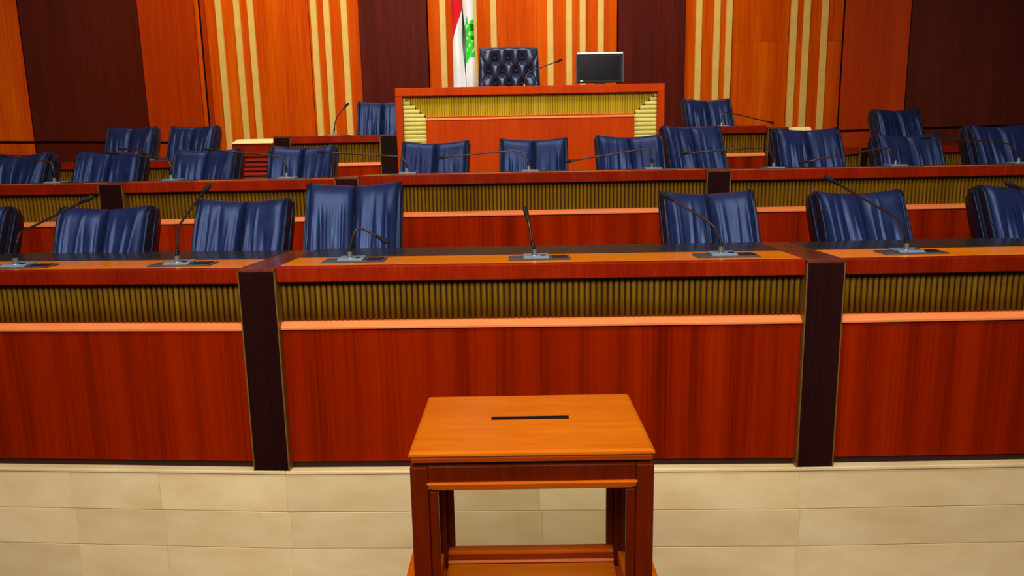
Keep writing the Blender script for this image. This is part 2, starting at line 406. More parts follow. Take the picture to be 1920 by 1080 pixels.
def bench(name, p0, p1, zbase, ztop, label, group, pitch=0.0274, single=True, depth=0.68, hs=1.0, inlay=True, kick=True, back_panel=False):
    """one length of panelled bench: rail, band of half round slats, chamfered moulding, veneered front, worktop with dark inlay"""
    p0 = Vector((p0[0], p0[1], 0)); p1 = Vector((p1[0], p1[1], 0)); d = p1 - p0; Lx = d.length
    root = empty(name, (p0.x, p0.y, zbase), math.atan2(d.y, d.x))
    tag(root, label, 'desk', group)
    H = ztop - zbase
    r1, s1, m1 = H - 0.073 * hs, H - 0.268 * hs, H - 0.302 * hs
    kz = 0.036 if kick else 0.0
    MB().box(0, Lx, 0.012, 0.045, kz, m1 + 0.004).build('front_panel', M['panel'], root, bevel=0.002, segs=1)
    if kick: MB().box(0, Lx, 0.03, 0.05, 0.0, kz).build('kick_strip', M['kick'], root)
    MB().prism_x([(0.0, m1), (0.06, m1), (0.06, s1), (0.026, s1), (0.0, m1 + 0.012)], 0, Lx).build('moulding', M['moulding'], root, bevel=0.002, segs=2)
    MB().box(0, Lx, 0.052, 0.066, s1 - 0.002, r1 + 0.01).build('slat_backing', M['slatback'], root)
    n = max(1, round(Lx / pitch)); pt = Lx / n
    if single:
        me = half_rod_mesh(pt * 0.41, s1, r1 + 0.002, M['slat'], (round(pt, 5), round(s1, 4)))
        for k in range(n): link('slat', me, root, ((k + 0.5) * pt, 0.053, 0))
    else:
        sm = MB()
        for k in range(n):
            x = (k + 0.5) * pt; r = pt * 0.41
            sm.add([(x - r, 0.053, s1), (x - r * .7, 0.053 - r * .7, s1), (x, 0.053 - r, s1), (x + r * .7, 0.053 - r * .7, s1), (x + r, 0.053, s1),
                    (x - r, 0.053, r1), (x - r * .7, 0.053 - r * .7, r1), (x, 0.053 - r, r1), (x + r * .7, 0.053 - r * .7, r1), (x + r, 0.053, r1)],
                   [(0, 1, 6, 5), (1, 2, 7, 6), (2, 3, 8, 7), (3, 4, 9, 8), (4, 0, 5, 9), (0, 4, 3, 2, 1), (5, 6, 7, 8, 9)])
        tag(sm.build('slat_band', M['slat'], root), kind='stuff')
    MB().box(0, Lx, -0.004, 0.05, r1, H).build('rail', M['rail'], root, bevel=0.006, segs=3)
    MB().box(0, Lx, 0.05, depth, H - 0.028, H).build('worktop', M['worktop'], root, bevel=0.002, segs=1)
    if inlay: MB().box(0.0, Lx, 0.335, depth - 0.004, H + 0.0002, H + 0.004).build('inlay', M['inlay'], root, bevel=0.001, segs=1)
    for x0 in (0.0, Lx - 0.025):
        MB().box(x0, x0 + 0.025, 0.066, depth * 0.62, 0.0, H - 0.0285).build('end_panel', M['panel'], root, bevel=0.001, segs=1)
    return root

def post(p0, p1, zbase, ztop, label, group, depth=0.68):
    p0 = Vector((p0[0], p0[1], 0)); p1 = Vector((p1[0], p1[1], 0)); d = p1 - p0; Lx = d.length
    root = empty('bench_post', (p0.x, p0.y, zbase), math.atan2(d.y, d.x)); tag(root, label, 'post', group)
    H = ztop - zbase
    g = 0.001
    MB().box(g + .006, Lx - .006 - g, -0.014, 0.06, 0.0, H - 0.016).build('post_front', M['post'], root, bevel=0.002, segs=1)
    for x0 in (g, Lx - .006 - g): MB().box(x0, x0 + 0.006, -0.016, 0.06, 0.0, H - 0.016).build('brass_trim', M['brass'], root)
    MB().box(g, Lx - g, -0.012, depth, H - 0.0155, H + 0.001).build('post_cap', M['cap'], root, bevel=0.002, segs=1)
    MB().box(0.012, Lx - 0.012, 0.061, depth * 0.6, 0.0, H - 0.016).build('post_body', M['post'], root)
    return root

Z1 = 1.623
G1, G2, G3 = 'front row bench sections', 'second row bench sections', 'third row bench sections'
bench('front_bench', (-4.6, 3.605), (-1.2885, 3.359), 0.6135, 1.617, 'red veneered front row bench at the left, with a band of olive slats', G1)
bench('front_bench', (-1.1065, 3.345), (1.3545, 3.281), 0.6135, Z1, 'wide red veneered front row bench in the middle, behind the ballot box', G1)
bench('front_bench', (1.5345, 3.281), (4.6, 3.281), 0.6135, 1.622, 'red veneered front row bench at the right, with a band of olive slats', G1)
post((-1.2885, 3.357), (-1.1065, 3.345), 0.6135, 1.618, 'dark brown post with brass edges left of the ballot box in the front bench', 'front bench posts')
post((1.3545, 3.281), (1.5345, 3.281), 0.6135, 1.623, 'dark brown post with brass edges right of the ballot box in the front bench', 'front bench posts')
Y2 = 5.2
kw = dict(pitch=0.0272, single=False, depth=0.58, hs=1.0, kick=False)
bench('second_row_bench', (-5.6, Y2), (-2.938, Y2), 0.8705, 1.985, 'outer left bench of the second row, running out of view at the left', G2, **kw)
bench('second_row_bench', (-2.763, Y2), (-1.251, Y2), 0.8705, 1.988, 'short bench of the second row between its two left dark posts', G2, **kw)
bench('second_row_bench', (-1.079, Y2), (1.402, Y2), 0.8705, 2.007, 'long middle bench of the second row below the rostrum', G2, **kw)
bench('second_row_bench', (1.577, Y2), (5.6, Y2), 0.8705, 1.997, 'outer right bench of the second row, running out of view at the right', G2, **kw)
post((-2.938, Y2), (-2.763, Y2), 0.8705, 1.987, 'dark post near the left end of the second row bench', 'second row posts', 0.58)
post((-1.251, Y2), (-1.079, Y2), 0.8705, 1.998, 'dark post of the second row bench, behind the tallest front row chair', 'second row posts', 0.58)
post((1.402, Y2), (1.577, Y2), 0.8705, 2.003, 'dark post at the right of the second row bench, below the tall tilted chair', 'second row posts', 0.58)
Y3 = 7.4
kw = dict(pitch=0.0272, single=False, depth=0.5, hs=1.0, kick=False)
bench('side_bench', (-6.6, Y3), (-3.42, Y3), 1.2505, 2.155, 'low third row bench at the far left, mostly hidden by second row chairs', G3, **kw)
bench('side_bench', (-3.32, Y3), (-2.80, Y3), 1.2505, 2.155, 'short low third row bench left of the gold capped cabinet, hidden behind a chair', G3, **kw)
bench('inner_bench', (-2.197, Y3), (-1.302, Y3), 1.2505, 2.370, 'raised clerk bench left of the rostrum', G3, **kw)
bench('inner_bench', (1.72, Y3), (2.59, Y3), 1.2505, 2.392, 'raised clerk bench right of the rostrum', G3, **kw)
bench('side_bench', (3.05, Y3), (3.54, Y3), 1.2505, 2.165, 'short low third row bench right of the gold capped cabinet', G3, **kw)
bench('side_bench', (3.63, Y3), (6.6, Y3), 1.2505, 2.165, 'low third row bench at the far right, below the dark wall', G3, **kw)
post((-3.42, Y3), (-3.32, Y3), 1.2505, 2.155, 'narrow dark post of the far left third row bench', 'third row posts', 0.5)
post((-2.37, Y3), (-2.197, Y3), 1.2505, 2.372, 'dark post at the outer end of the left clerk bench, beside the gold cap', 'third row posts', 0.5)
post((-1.302, Y3), (-1.11, Y3), 1.2505, 2.372, 'dark post between the left clerk bench and the rostrum', 'third row posts', 0.5)
post((1.53, Y3), (1.72, Y3), 1.2505, 2.385, 'dark post between the rostrum and the right clerk bench', 'third row posts', 0.5)
post((2.60, Y3), (2.81, Y3), 1.2505, 2.372, 'dark post left of the narrow gold capped cabinet, behind a second row chair', 'third row posts', 0.5)
post((3.54, Y3), (3.63, Y3), 1.2505, 2.165, 'narrow dark post of the far right third row bench', 'third row posts', 0.5)

def gold_cabinet(x0, x1, ztop, label):
    root = empty('side_cabinet', (x0, Y3, 1.2505)); tag(root, label, 'cabinet', 'gold capped side cabinets')
    L_, H = x1 - x0, ztop - 1.2505
    MB().box(0, L_, 0.03, 0.45, 0.0, H - 0.045).build('body', M['kick'], root)
    MB().add([(0.0, -0.02, H - .045), (L_, -0.02, H - .045), (L_, 0.46, H - .045), (0, 0.46, H - .045), (0.05, 0.03, H), (L_, 0.03, H), (L_, 0.46, H), (0.05, 0.46, H)],
             [(0, 3, 2, 1), (4, 5, 6, 7), (0, 1, 5, 4), (1, 2, 6, 5), (2, 3, 7, 6), (3, 0, 4, 7)]).build('gold_cap', M['goldcap'], root)
    MB().box(0, L_, 0.0, 0.03, H - 0.175, H - 0.046).build('rail', M['rail'], root, bevel=0.004)
    z = H - 0.182
    rib = MB().prism_x([(0.03, -0.045), (0.03, -0.004), (0.0, -0.012), (0.0, -0.037)], 0, L_).mesh('rib', M['redrib'])
    while z > 0.05:
        link('rib', rib, root, (0, 0, z)); z -= 0.047
    return root
gold_cabinet(-2.795, -2.375, 2.352, 'low cabinet with pale gold cap and red horizontal ribs, left of the rostrum')
gold_cabinet(2.815, 3.04, 2.372, 'low cabinet with pale gold cap, right of the rostrum behind a chair')

# ------------------------------------------------------------------ rostrum
def rostrum():
    x0, x1, zb, zt, yf = -1.10, 1.517, 1.2505, 2.803, 7.2
    cx = (x0 + x1) / 2
    root = empty('rostrum', (cx, yf, zb)); tag(root, 'high orange wooden rostrum with a gilt fluted frame, in front of the tufted chair', 'rostrum')
    H = zt - zb; hx = (x1 - x0) / 2; fw = 0.068; bw = 0.222; th = 0.195
    ix = hx - fw; jx = ix - bw                         # inner edge of the frame / of the fluted band
    zf = H - 0.08; zi = zf - th
    MB().box(-hx, hx, 0.0, 0.06, zf, H).build('frame_rail', M['wallrail'] if 'wallrail' in M else M['rostrum'], root, bevel=0.006, segs=2)
    for s in (-1, 1):
        a, b_ = sorted((s * hx, s * ix))
        MB().box(a, b_, 0.0, 0.06, 0.0, zf - .0005).build('frame_stile', M['rostrum'], root, bevel=0.004, segs=2)
    MB().box(-hx + .02, hx - .02, 0.062, 0.085, 0.0, H - .03).build('backing', M['slatback'], root)
    MB().box(-hx, hx, 0.0605, 0.85, H - 0.03, H).build('worktop', M['rostrum'], root, bevel=0.003)
    for s in (-1, 1):
        a, b_ = sorted((s * hx, s * (hx - .03))); MB().box(a, b_, 0.0605, 0.10, 0.0, H - .031).build('side_panel', M['rostrum'], root)
    fl = MB(); p = 0.0235; n = int(2 * ix / p); p = 2 * ix / n
    for k in range(n):                                 # upright flutes, mitred at both ends
        x = -ix + (k + .5) * p; r = p * .46
        def low(xx): return max(zi, zf - th * min(1, (ix - abs(xx)) / bw)) 
        xs = [x - r, x - r * .7, x, x + r * .7, x + r]; ys = [0, .7, 1, .7, 0]
        vs = [(q, .06 - .6 * r * w, low(q)) for q, w in zip(xs, ys)] + [(q, .06 - .6 * r * w, zf) for q, w in zip(xs, ys)]
        fl.add(vs, [(0, 1, 6, 5), (1, 2, 7, 6), (2, 3, 8, 7), (3, 4, 9, 8), (4, 0, 5, 9), (0, 4, 3, 2, 1), (5, 6, 7, 8, 9)])
    tag(fl.build('upright_flutes', M['gilt'], root), kind='stuff')
    for s in (-1, 1):
        p = 0.040; z = zf - p / 2; fm = MB()
        rodn = []
        while z > 0.3:
            r = p * .47
            inner = max(jx, ix - bw * min(1, (zf - z) / th))
            zs = [z - r, z - r * .7, z, z + r * .7, z + r]; ys = [0, .7, 1, .7, 0]
            a, b_ = s * ix, s * inner
            vs = [(a, .06 - .5 * r * w, q) for q, w in zip(zs, ys)] + [(b_, .06 - .5 * r * w, q) for q, w in zip(zs, ys)]
            if abs(a - b_) > .01:
                MB().add(vs, [(0, 1, 6, 5), (1, 2, 7, 6), (2, 3, 8, 7), (3, 4, 9, 8), (4, 0, 5, 9), (0, 4, 3, 2, 1), (5, 6, 7, 8, 9)]).build('flute', M['giltlit'], root)
            z -= p
    MB().box(-jx, jx, 0.012, 0.06, 0.0, zi - 0.002).build('inner_panel', M['rostrum'], root, bevel=0.002)
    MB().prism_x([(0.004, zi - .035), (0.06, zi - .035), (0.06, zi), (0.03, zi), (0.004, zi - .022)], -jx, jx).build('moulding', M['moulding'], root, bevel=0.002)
    return root
M['rostrum'] = wood('rostrum_veneer', srgb(168, 46, 0), srgb(186, 58, 1), srgb(200, 72, 4), 0.42, 0.04, grain=(14, 14, 0.6), rand=0.03)
rostrum()

# ------------------------------------------------------------------ chairs
def pad_mesh(name, x0, x1, z0, z1, thick, seed, nx=40, nz=36, wrinkle=0.015, mat='leather'):
    """soft upholstered half of a backrest: rounded, bulging, with vertical drag folds"""
    rng = random.Random(seed)
    folds = [(rng.uniform(-0.9, 0.9), rng.uniform(0.04, 0.13), rng.uniform(0.5, 1.0) * rng.choice((1, -1, -1)), rng.uniform(-0.25, 0.25), rng.uniform(0.55, 1.0)) for _ in range(9)]
    vs = []; fs = []
    cx, hw = (x0 + x1) / 2, (x1 - x0) / 2
    def pt(i, k):
        u = -1 + 2 * i / nx; v = k / nz
        u = math.copysign(abs(u) ** 0.85, u)
        bu = max(0.0, 1 - abs(u) ** 5) ** 0.5; w_ = 2 * v - 1; bv = max(0.0, 1 - abs(w_) ** 7) ** 0.5
        b = bu * bv
        y = -thick * b
        for c, wd, am, sl, top in folds:
            q = (u - c - sl * (v - 0.5)) / wd
            y += wrinkle * am * math.exp(-q * q) * b * min(1.0, max(0.0, (top - v) * 3 + 0.25))
        y -= 0.004 * math.sin(7 * v + seed) * b
        return (cx + u * hw * (1 - 0.02 * (1 - bv)), y, z0 + (z1 - z0) * v)
    for k in range(nz + 1):
        for i in range(nx + 1): vs.append(pt(i, k))
    W = nx + 1
    for k in range(nz):
        for i in range(nx): fs.append((k * W + i, k * W + i + 1, (k + 1) * W + i + 1, (k + 1) * W + i))
    n = len(vs)                                        # close the back
    rim = [i for i in range(W)] + [k * W + nx for k in range(1, nz + 1)] + [nz * W + i for i in range(nx - 1, -1, -1)] + [k * W for k in range(nz - 1, 0, -1)]
    vs += [(vs[i][0], 0.02, vs[i][2]) for i in rim]
    m_ = len(rim)
    for a in range(m_):
        b = (a + 1) % m_; fs.append((rim[b], rim[a], n + a, n + b))
    fs.append(tuple(range(n, n + m_)))
    return MB().add(vs, fs)

def curve_back(mb, w, ht, tilt=0.40, z0=0.45, y0=0.20, wrap=0.035, crown=0.012):
    """recline the flat back about its foot, wrap its sides forward and dip the middle of its top edge"""
    out = []
    for x, y, z in mb.v:
        q = (x / (w / 2)) ** 2
        y2 = y - wrap * q
        h = z - z0
        z2 = h + crown * q * max(0, h / ht) ** 3
        out.append((x, y0 + y2 * math.cos(tilt) + z2 * math.sin(tilt), z0 - y2 * math.sin(tilt) + z2 * math.cos(tilt)))
    mb.v = out
    return mb

def rounded_slab(x0, x1, y0, y1, z0, z1):
    return MB().box(x0, x1, y0, y1, z0, z1)

def make_chair(seed):
    w, ht = 0.545, 0.603
    root = empty('leather_chair')
    bz0, bz1 = 0.45, 0.45 + ht
    # shell: the thick rim and rear of the back, with side bolsters
    sh = MB(); n = 10; prof = []
    shell = pad_mesh('s', -w / 2, w / 2, bz0 - .02, bz1, -0.06, 1, 24, 20, 0.0)
    shell.v = [(x, (0.125 - (0.03 if y < 0.02 else 0) + (y if y > 0.02 else 0)) if abs(y - 0.02) > 1e-6 else 0.015, z) for x, y, z in shell.v]
    curve_back(shell, w, ht).build('back_shell', M['leatherdark'], root, smooth=True)
    for s in (-1, 1):
        a, b = (-w / 2 + .018, -.005) if s < 0 else (.005, w / 2 - .018)
        curve_back(pad_mesh('p', a, b, bz0, bz1 - .004, 0.055, seed * 10 + s), w, ht).build('back_cushion', M['leather'], root, smooth=True)
        a, b = (-w / 2 - .004, -w / 2 + .024) if s < 0 else (w / 2 - .024, w / 2 + .004)
        bol = curve_back(pad_mesh('b', a, b, bz0 - .01, bz1 - .012, 0.022, seed * 10 + s + 5, 10, 30, 0.003), w, ht).build('side_bolster', M['leatherdark'], root, smooth=True)
        xs = s * (w / 2 - .008)
        path = MB(); path.tube([(xs, -0.020, bz0 + .01 + (ht - .04) * k / 12) for k in range(13)], 0.005, 6)
        curve_back(path, w, ht).build('piping', M['leatherdark'], bol, smooth=True)
        path = MB(); path.tube([(s * (w / 2 + .002), 0.055, bz0 + .01 + (ht - .03) * k / 12) for k in range(13)], 0.006, 6)
        curve_back(path, w, ht).build('piping', M['leatherdark'], bol, smooth=True)
    pad_mesh('seat', -.25, .25, -0.27, 0.22, 0.07, seed + 3, 20, 20, 0.004)
    st = pad_mesh('seat', -.255, .255, -0.28, 0.20, 0.07, seed + 3, 20, 20, 0.004)
    st.v = [(x, y2, 0.42 - y) for x, y, y2 in st.v]
    st.build('seat', M['leather'], root, smooth=True)
    for s in (-1, 1):
        arm = MB().tube([(s * .285, .24, .42), (s * .295, .25, .55), (s * .295, .20, .625), (s * .295, 0, .635), (s * .295, -.16, .63), (s * .29, -.20, .59), (s * .28, -.18, .45), (s * .26, -.14, .405)], 0.022, 10)
        arm.build('armrest', M['leatherdark'], root, smooth=True)
    MB().box(-.12, .12, -.12, .14, .37, .40).rod((0, 0, .12), (0, 0, .375), .022, 12).build('seat_column', M['black'], root)
    ba = MB().rod((0, 0, .06), (0, 0, .20), .032, 12)
    for k in range(5):
        t = 2 * PI * k / 5 + .3
        ba.rod((0, 0, .10), (.27 * math.cos(t), .27 * math.sin(t), .07), .022, 8, .6)
    bo = ba.build('star_base', M['black'], root)
    for k in range(5):
        t = 2 * PI * k / 5 + .3; c = (.27 * math.cos(t), .27 * math.sin(t))
        MB().rod((c[0] - .012 * math.sin(t), c[1] + .012 * math.cos(t), .03), (c[0] + .012 * math.sin(t), c[1] - .012 * math.cos(t), .03), .0295, 12).rod((c[0], c[1], .04), (c[0], c[1], .075), .008, 6).build('caster', M['black'], bo)
    return root

protos = [make_chair(s) for s in (11, 23, 37)]
used = [False] * 3
UPPER = ('back_shell', 'back_cushion', 'side_bolster', 'seat', 'armrest', 'seat_column')
def place_chair(idx, x, y, z, lift, yaw, label, group):
    p = idx % 3
    o = copy_tree(protos[p])
    o.location = (x, y, z); o.rotation_euler = (0, 0, math.radians(yaw))
    tag(o, label, 'chair', group)
    for ch in o.children:
        k = ch.name.split('.')[0]
        if k in UPPER: ch.location.z += min(lift, 0.015) if k == 'armrest' else lift   # the arms stay below the worktop
    return o
GC1, GC2, GC3 = 'front row chairs', 'second row chairs', 'third row chairs'
ROW1 = [(-3.215, 0.00, -4, 'navy leather chair at the left frame edge behind the front bench'),
        (-2.385, -0.01, -3, 'navy leather chair second from the left behind the front bench'),
        (-1.590, 0.02, -5, 'navy leather chair behind the front bench, overlapped by the tallest chair beside it'),
        (-0.905, 0.10, 0, 'tallest navy leather chair behind the front bench, left of centre'),
        (1.185, 0.015, 5, 'navy leather chair behind the front bench, right of the centre gap'),
        (2.095, 0.00, 9, 'navy leather chair behind the right front bench, just right of the post'),
        (3.040, 0.02, 8, 'dark leather chair at the right frame edge behind the front bench')]
for i, (x, lift, yaw, lab) in enumerate(ROW1): place_chair(i, x, 3.83, 0.8705, lift - .005, yaw, lab, GC1)
ROW2 = [(-4.030, 0.0, -8, 'second row leather chair cut by the left frame edge'),
        (-3.275, 0.0, -5, 'second row leather chair above the leftmost dark post'),
        (-2.510, 0.0, -8, 'second row leather chair left of the red ribbed cabinet'),
        (-1.720, 0.015, -6, 'second row leather chair right of the red ribbed cabinet'),
        (-0.640, 0.03, -6, 'second row leather chair below the left end of the rostrum'),
        (0.175, 0.04, -3, 'second row leather chair below the middle of the rostrum'),
        (1.000, 0.05, 4, 'second row leather chair below the right end of the rostrum'),
        (1.690, 0.135, 14, 'taller tilted second row leather chair behind the right dark post'),
        (2.450, 0.08, 6, 'second row leather chair in front of the right gold capped cabinet'),
        (3.265, 0.02, 6, 'second row leather chair directly in front of a third row chair at right'),
        (4.025, 0.08, 10, 'second row leather chair cut by the right frame edge')]
for i, (x, lift, yaw, lab) in enumerate(ROW2): place_chair(i + 1, x, 6.05 if i == 7 else 5.56, 1.2505, lift - .04, yaw, lab, GC2)
place_chair(0, -4.22, 7.84, 1.4505, 0.07, -2, 'third row leather chair farthest left, against the dark wall panel', GC3)
place_chair(1, -3.58, 7.84, 1.4505, 0.07, -10, 'third row leather chair at left, just left of the gold capped cabinet', GC3)
place_chair(2, -1.40, 7.84, 1.6205, 0.13, 0, 'leather chair behind the left clerk bench, half hidden by the rostrum', GC3)
place_chair(0, 2.255, 7.84, 1.6205, 0.09, 8, 'leather chair behind the right clerk bench', GC3)
place_chair(1, 4.37, 7.84, 1.4505, 0.11, 8, 'third row leather chair at right, below the edge of the dark wall', GC3)
for p in protos:
    for ch in list(p.children_recursive): bpy.data.objects.remove(ch)
    bpy.data.objects.remove(p)

def tufted_chair(x, y, z):
    root = empty('tufted_chair', (x, y, z)); tag(root, 'large button tufted navy leather chair behind the rostrum, right of the flag', 'chair')
    w0, w1, zb, zt = 0.74, 0.64, 0.42, 1.255
    nx, nz = 96, 96
    sx, sz = 0.148, 0.135
    bt = []
    for r_ in range(0, 8):
        zz = zt - 0.115 - r_ * sz
        for c in range(-3, 4):
            xx = (c + (0.5 if r_ % 2 else 0)) * sx
            if abs(xx) < 0.29: bt.append((xx, zz))
    vs = []; fs = []
    W = nx + 1
    for k in range(nz + 1):
        for i in range(W):
            u = -1 + 2 * i / nx; v = k / nz
            ww = w0 + (w1 - w0) * v
            bu = max(0, 1 - abs(u) ** 8) ** .5; bv = max(0, 1 - abs(2 * v - 1) ** 14) ** .5
            X = u * ww / 2; Z = zb + (zt - zb) * v
            yy = -0.07 * bu * bv
            d = 0; ridge = 0
            for bx, bz in bt:
                q = ((X - bx) ** 2 + ((Z - bz) * 0.62) ** 2)
                if q < 0.02: d += math.exp(-q / 0.0016)
            p1 = (X / sx + Z0(Z, zt, sz)) ; p2 = (X / sx - Z0(Z, zt, sz))
            g = min(abs(p1 - round(p1)), abs(p2 - round(p2)))
            if abs(X) < 0.30 and Z < zt - 0.05: ridge = math.exp(-(g / 0.10) ** 2)
            yy += 0.062 * min(1, d) + 0.016 * ridge
            vs.append((X, min(yy, 0.005), Z + 0.012 * (1 - u * u) * (v ** 4)))
    for k in range(nz):
        for i in range(nx): fs.append((k * W + i, k * W + i + 1, (k + 1) * W + i + 1, (k + 1) * W + i))
    n = len(vs); rim = [i for i in range(W)] + [k * W + nx for k in range(1, nz + 1)] + [nz * W + i for i in range(nx - 1, -1, -1)] + [k * W for k in range(nz - 1, 0, -1)]
    vs += [(vs[i][0], 0.05, vs[i][2]) for i in rim]; m_ = len(rim)
    for a in range(m_):
        b = (a + 1) % m_; fs.append((rim[b], rim[a], n + a, n + b))
    fs.append(tuple(range(n, n + m_)))
    MB().add(vs, fs).build('backrest', M['leathersheen'], root, (0, 0.2, 0), smooth=True)
    bm_ = MB().ellipsoid((0, 0, 0), (0, 1, 0), 0.016, 0.022, 10, 6).mesh('button', M['groove2'], True)
    for bx, bz in bt: link('button', bm_, root, (bx, 0.2 - 0.022, bz))
    st = pad_mesh('seat', -.30, .30, -0.32, 0.2, 0.09, 3, 20, 20, 0.004); st.v = [(a, c, 0.44 - b) for a, b, c in st.v]
    st.build('seat', M['leather'], root, smooth=True)
    for s in (-1, 1):
        MB().box(s * .36 - .04, s * .36 + .04, -.26, .20, .40, .66).build('armrest', M['leather'], root, bevel=.03, segs=4)
    MB().rod((0, 0, .05), (0, 0, .43), .035, 12).build('column', M['black'], root)
    ba = MB()
    for k in range(5):
        t = 2 * PI * k / 5 + .3; ba.rod((0, 0, .10), (.32 * math.cos(t), .32 * math.sin(t), .022), .022, 8)
    ba.build('star_base', M['black'], root)
def Z0(Z, zt, sz): return (Z - (zt - 0.115)) / (2 * sz)
tufted_chair(0.01, 7.82 + .2, 2.0505)

# ------------------------------------------------------------------ microphones
def smooth_path(pts, n=6):
    P = [Vector(p) for p in pts]; P = [2 * P[0] - P[1]] + P + [2 * P[-1] - P[-2]]
    out = []
    for i in range(1, len(P) - 2):
        for k in range(n):
            t = k / n; a, b, c, d = P[i - 1], P[i], P[i + 1], P[i + 2]
            out.append(0.5 * ((2 * b) + (c - a) * t + (2 * a - 5 * b + 4 * c - d) * t * t + (3 * b - a - 3 * c + d) * t ** 3))
    out.append(P[-2])
    return out
def microphone(x, y, z, pts, label, group, lean=0.05, r=0.0060, console=True, plate=(-0.125, 0.175)):
    """pts are (x, z) offsets of the neck from the base on the desk; lean is how far the head leans away towards the chair"""
    root = empty('gooseneck_microphone', (x, y, z)); tag(root, label, 'microphone', group)
    n = len(pts)
    if console:
        MB().box(plate[0], plate[1], -0.06, 0.07, 0.0, 0.007).build('console_plate', M['console'], root, bevel=0.002, segs=1)
        u = MB().prism_x([(-0.05, 0.0072), (0.055, 0.0072), (0.055, 0.020), (-0.03, 0.017)], -0.055, 0.07)
        u.build('control_unit', M['unit'], root, bevel=0.002, segs=1)
        MB().box(0.085, 0.16, -0.035, 0.05, 0.0072, 0.010).build('speaker_grille', M['black'], root, bevel=0.001, segs=1)
        MB().box(0.03, 0.055, -0.025, -0.01, 0.019, 0.022).build('talk_button', M['black'], root)
        zc = 0.017
    else:
        MB().rod((0, 0, 0), (0, 0, 0.012), 0.045, 20).build('base_plate', M['console'], root); zc = 0.012
    MB().rod((0, 0, zc), (0, 0, zc + 0.03), 0.014, 14, 0.8).build('collar', M['chrome'], root, smooth=False)
    path = [(0, 0, zc + 0.028)] + [(px, lean * ((i + 1) / n) ** 1.5, pz) for i, (px, pz) in enumerate(pts)]
    sp = smooth_path(path)
    MB().tube(sp[:7], r * 1.5, 8).build('sleeve', M['black'], root, smooth=True)
    neck = MB().tube(sp[6:], r, 8).build('gooseneck', M['mic'], root, smooth=True)
    d = (sp[-1] - sp[-3]).normalized()
    hd = MB().ellipsoid(sp[-1] + d * 0.018, d, 0.060, 0.0135)
    hd.build('microphone_head', M['foam'], root, smooth=True)
    MB().rod(sp[-1] - d * 0.035, sp[-1] - d * 0.008, 0.0085, 10).build('head_ring', M['black'], root)
    return root
GM1, GM2, GM3 = 'front bench microphones', 'second row microphones', 'third row microphones'
def mic_abs(base, y, z, pts, *a, **k):
    """neck points given as absolute (x, z) metres in the room"""
    return microphone(base, y, z, [(px - base, pz - z) for px, pz in pts], *a, **k)
F = [(-2.47, 3.56, 1.6172, [(-2.448, 1.751), (-2.43, 1.79), (-2.329, 1.839), (-2.115, 1.94)], 'gooseneck microphone at the left end of the front bench, head pointing right'),
     (-1.65, 3.53, 1.6172, [(-1.647, 1.698), (-1.641, 1.788), (-1.603, 1.856), (-1.505, 1.975)], 'upright gooseneck microphone on the left front bench, between two chairs'),
     (-0.795, 3.52, 1.6232, [(-0.789, 1.703), (-0.765, 1.769), (-0.735, 1.778), (-0.645, 1.724)], 'gooseneck microphone bent over and drooping right in front of the tallest chair'),
     (0.112, 3.48, 1.6232, [(0.102, 1.704), (0.09, 1.782), (0.079, 1.832)], 'short upright gooseneck microphone in the middle of the front bench'),
     (1.013, 3.45, 1.6232, [(1.008, 1.7), (0.981, 1.76), (0.928, 1.805), (0.76, 1.91)], 'gooseneck microphone leaning left at the right of the middle front bench'),
     (1.907, 3.45, 1.6222, [(1.9, 1.697), (1.865, 1.782), (1.744, 1.858), (1.552, 1.973)], 'long gooseneck microphone leaning left on the right front bench'),
     (2.793, 3.45, 1.6222, [(2.785, 1.706), (2.751, 1.771), (2.641, 1.837), (2.43, 1.932)], 'gooseneck microphone at the right frame edge, only its head in view')]
for b in F: mic_abs(b[0], b[1], b[2], b[3], b[4], GM1, 0.05)
S = [(-3.355, 1.9852, [(-3.349, 2.074), (-3.372, 2.14), (-3.429, 2.153), (-3.74, 2.196)], 'second row microphone bent left at the left frame edge'),
     (-2.495, 1.9882, [(-2.491, 2.086), (-2.513, 2.14), (-2.567, 2.157), (-2.92, 2.2)], 'second row microphone beside the chair left of the ribbed cabinet'),
     (-1.645, 1.9882, [(-1.644, 2.082), (-1.675, 2.137), (-1.763, 2.165), (-2.21, 2.214)], 'second row microphone in front of the chair right of the ribbed cabinet'),
     (-0.757, 2.0072, [(-0.756, 2.081), (-0.786, 2.12), (-0.844, 2.141), (-1.37, 2.18)], 'second row microphone below the left end of the rostrum'),
     (0.14, 2.0072, [(0.139, 2.076), (0.108, 2.123), (0.026, 2.163), (-0.49, 2.126)], 'second row microphone below the middle of the rostrum'),
     (1.046, 2.0072, [(1.046, 2.087), (1.018, 2.13), (0.959, 2.154), (0.449, 2.083)], 'second row microphone below the right end of the rostrum, drooping left'),
     (1.943, 1.9972, [(1.942, 2.071), (1.912, 2.121), (1.828, 2.154), (1.312, 2.126)], 'second row microphone reaching left across the tilted chair'),
     (2.84, 1.9972, [(2.838, 2.066), (2.803, 2.109), (2.731, 2.13), (2.18, 2.045)], 'second row microphone drooping left, between two right hand chairs'),
     (3.745, 1.9972, [(3.742, 2.061), (3.705, 2.112), (3.622, 2.156), (3.07, 2.203)], 'second row microphone farthest right, reaching left')]
for x, z, pts, lab in S: mic_abs(x, 5.37, z, pts, lab, GM2, 0.03, 0.006)
mic_abs(-3.763, 7.58, 2.1552, [(-3.761, 2.24), (-3.784, 2.268), (-3.836, 2.28), (-4.0, 2.281)], 'third row microphone in front of the farthest left chair', GM3, 0.02, 0.006)
mic_abs(-1.80, 7.58, 2.3702, [(-1.794, 2.455), (-1.778, 2.53), (-1.742, 2.593), (-1.67, 2.67)], 'upright microphone on the left clerk bench', GM3, 0.02, 0.006, plate=(-0.1, 0.14))
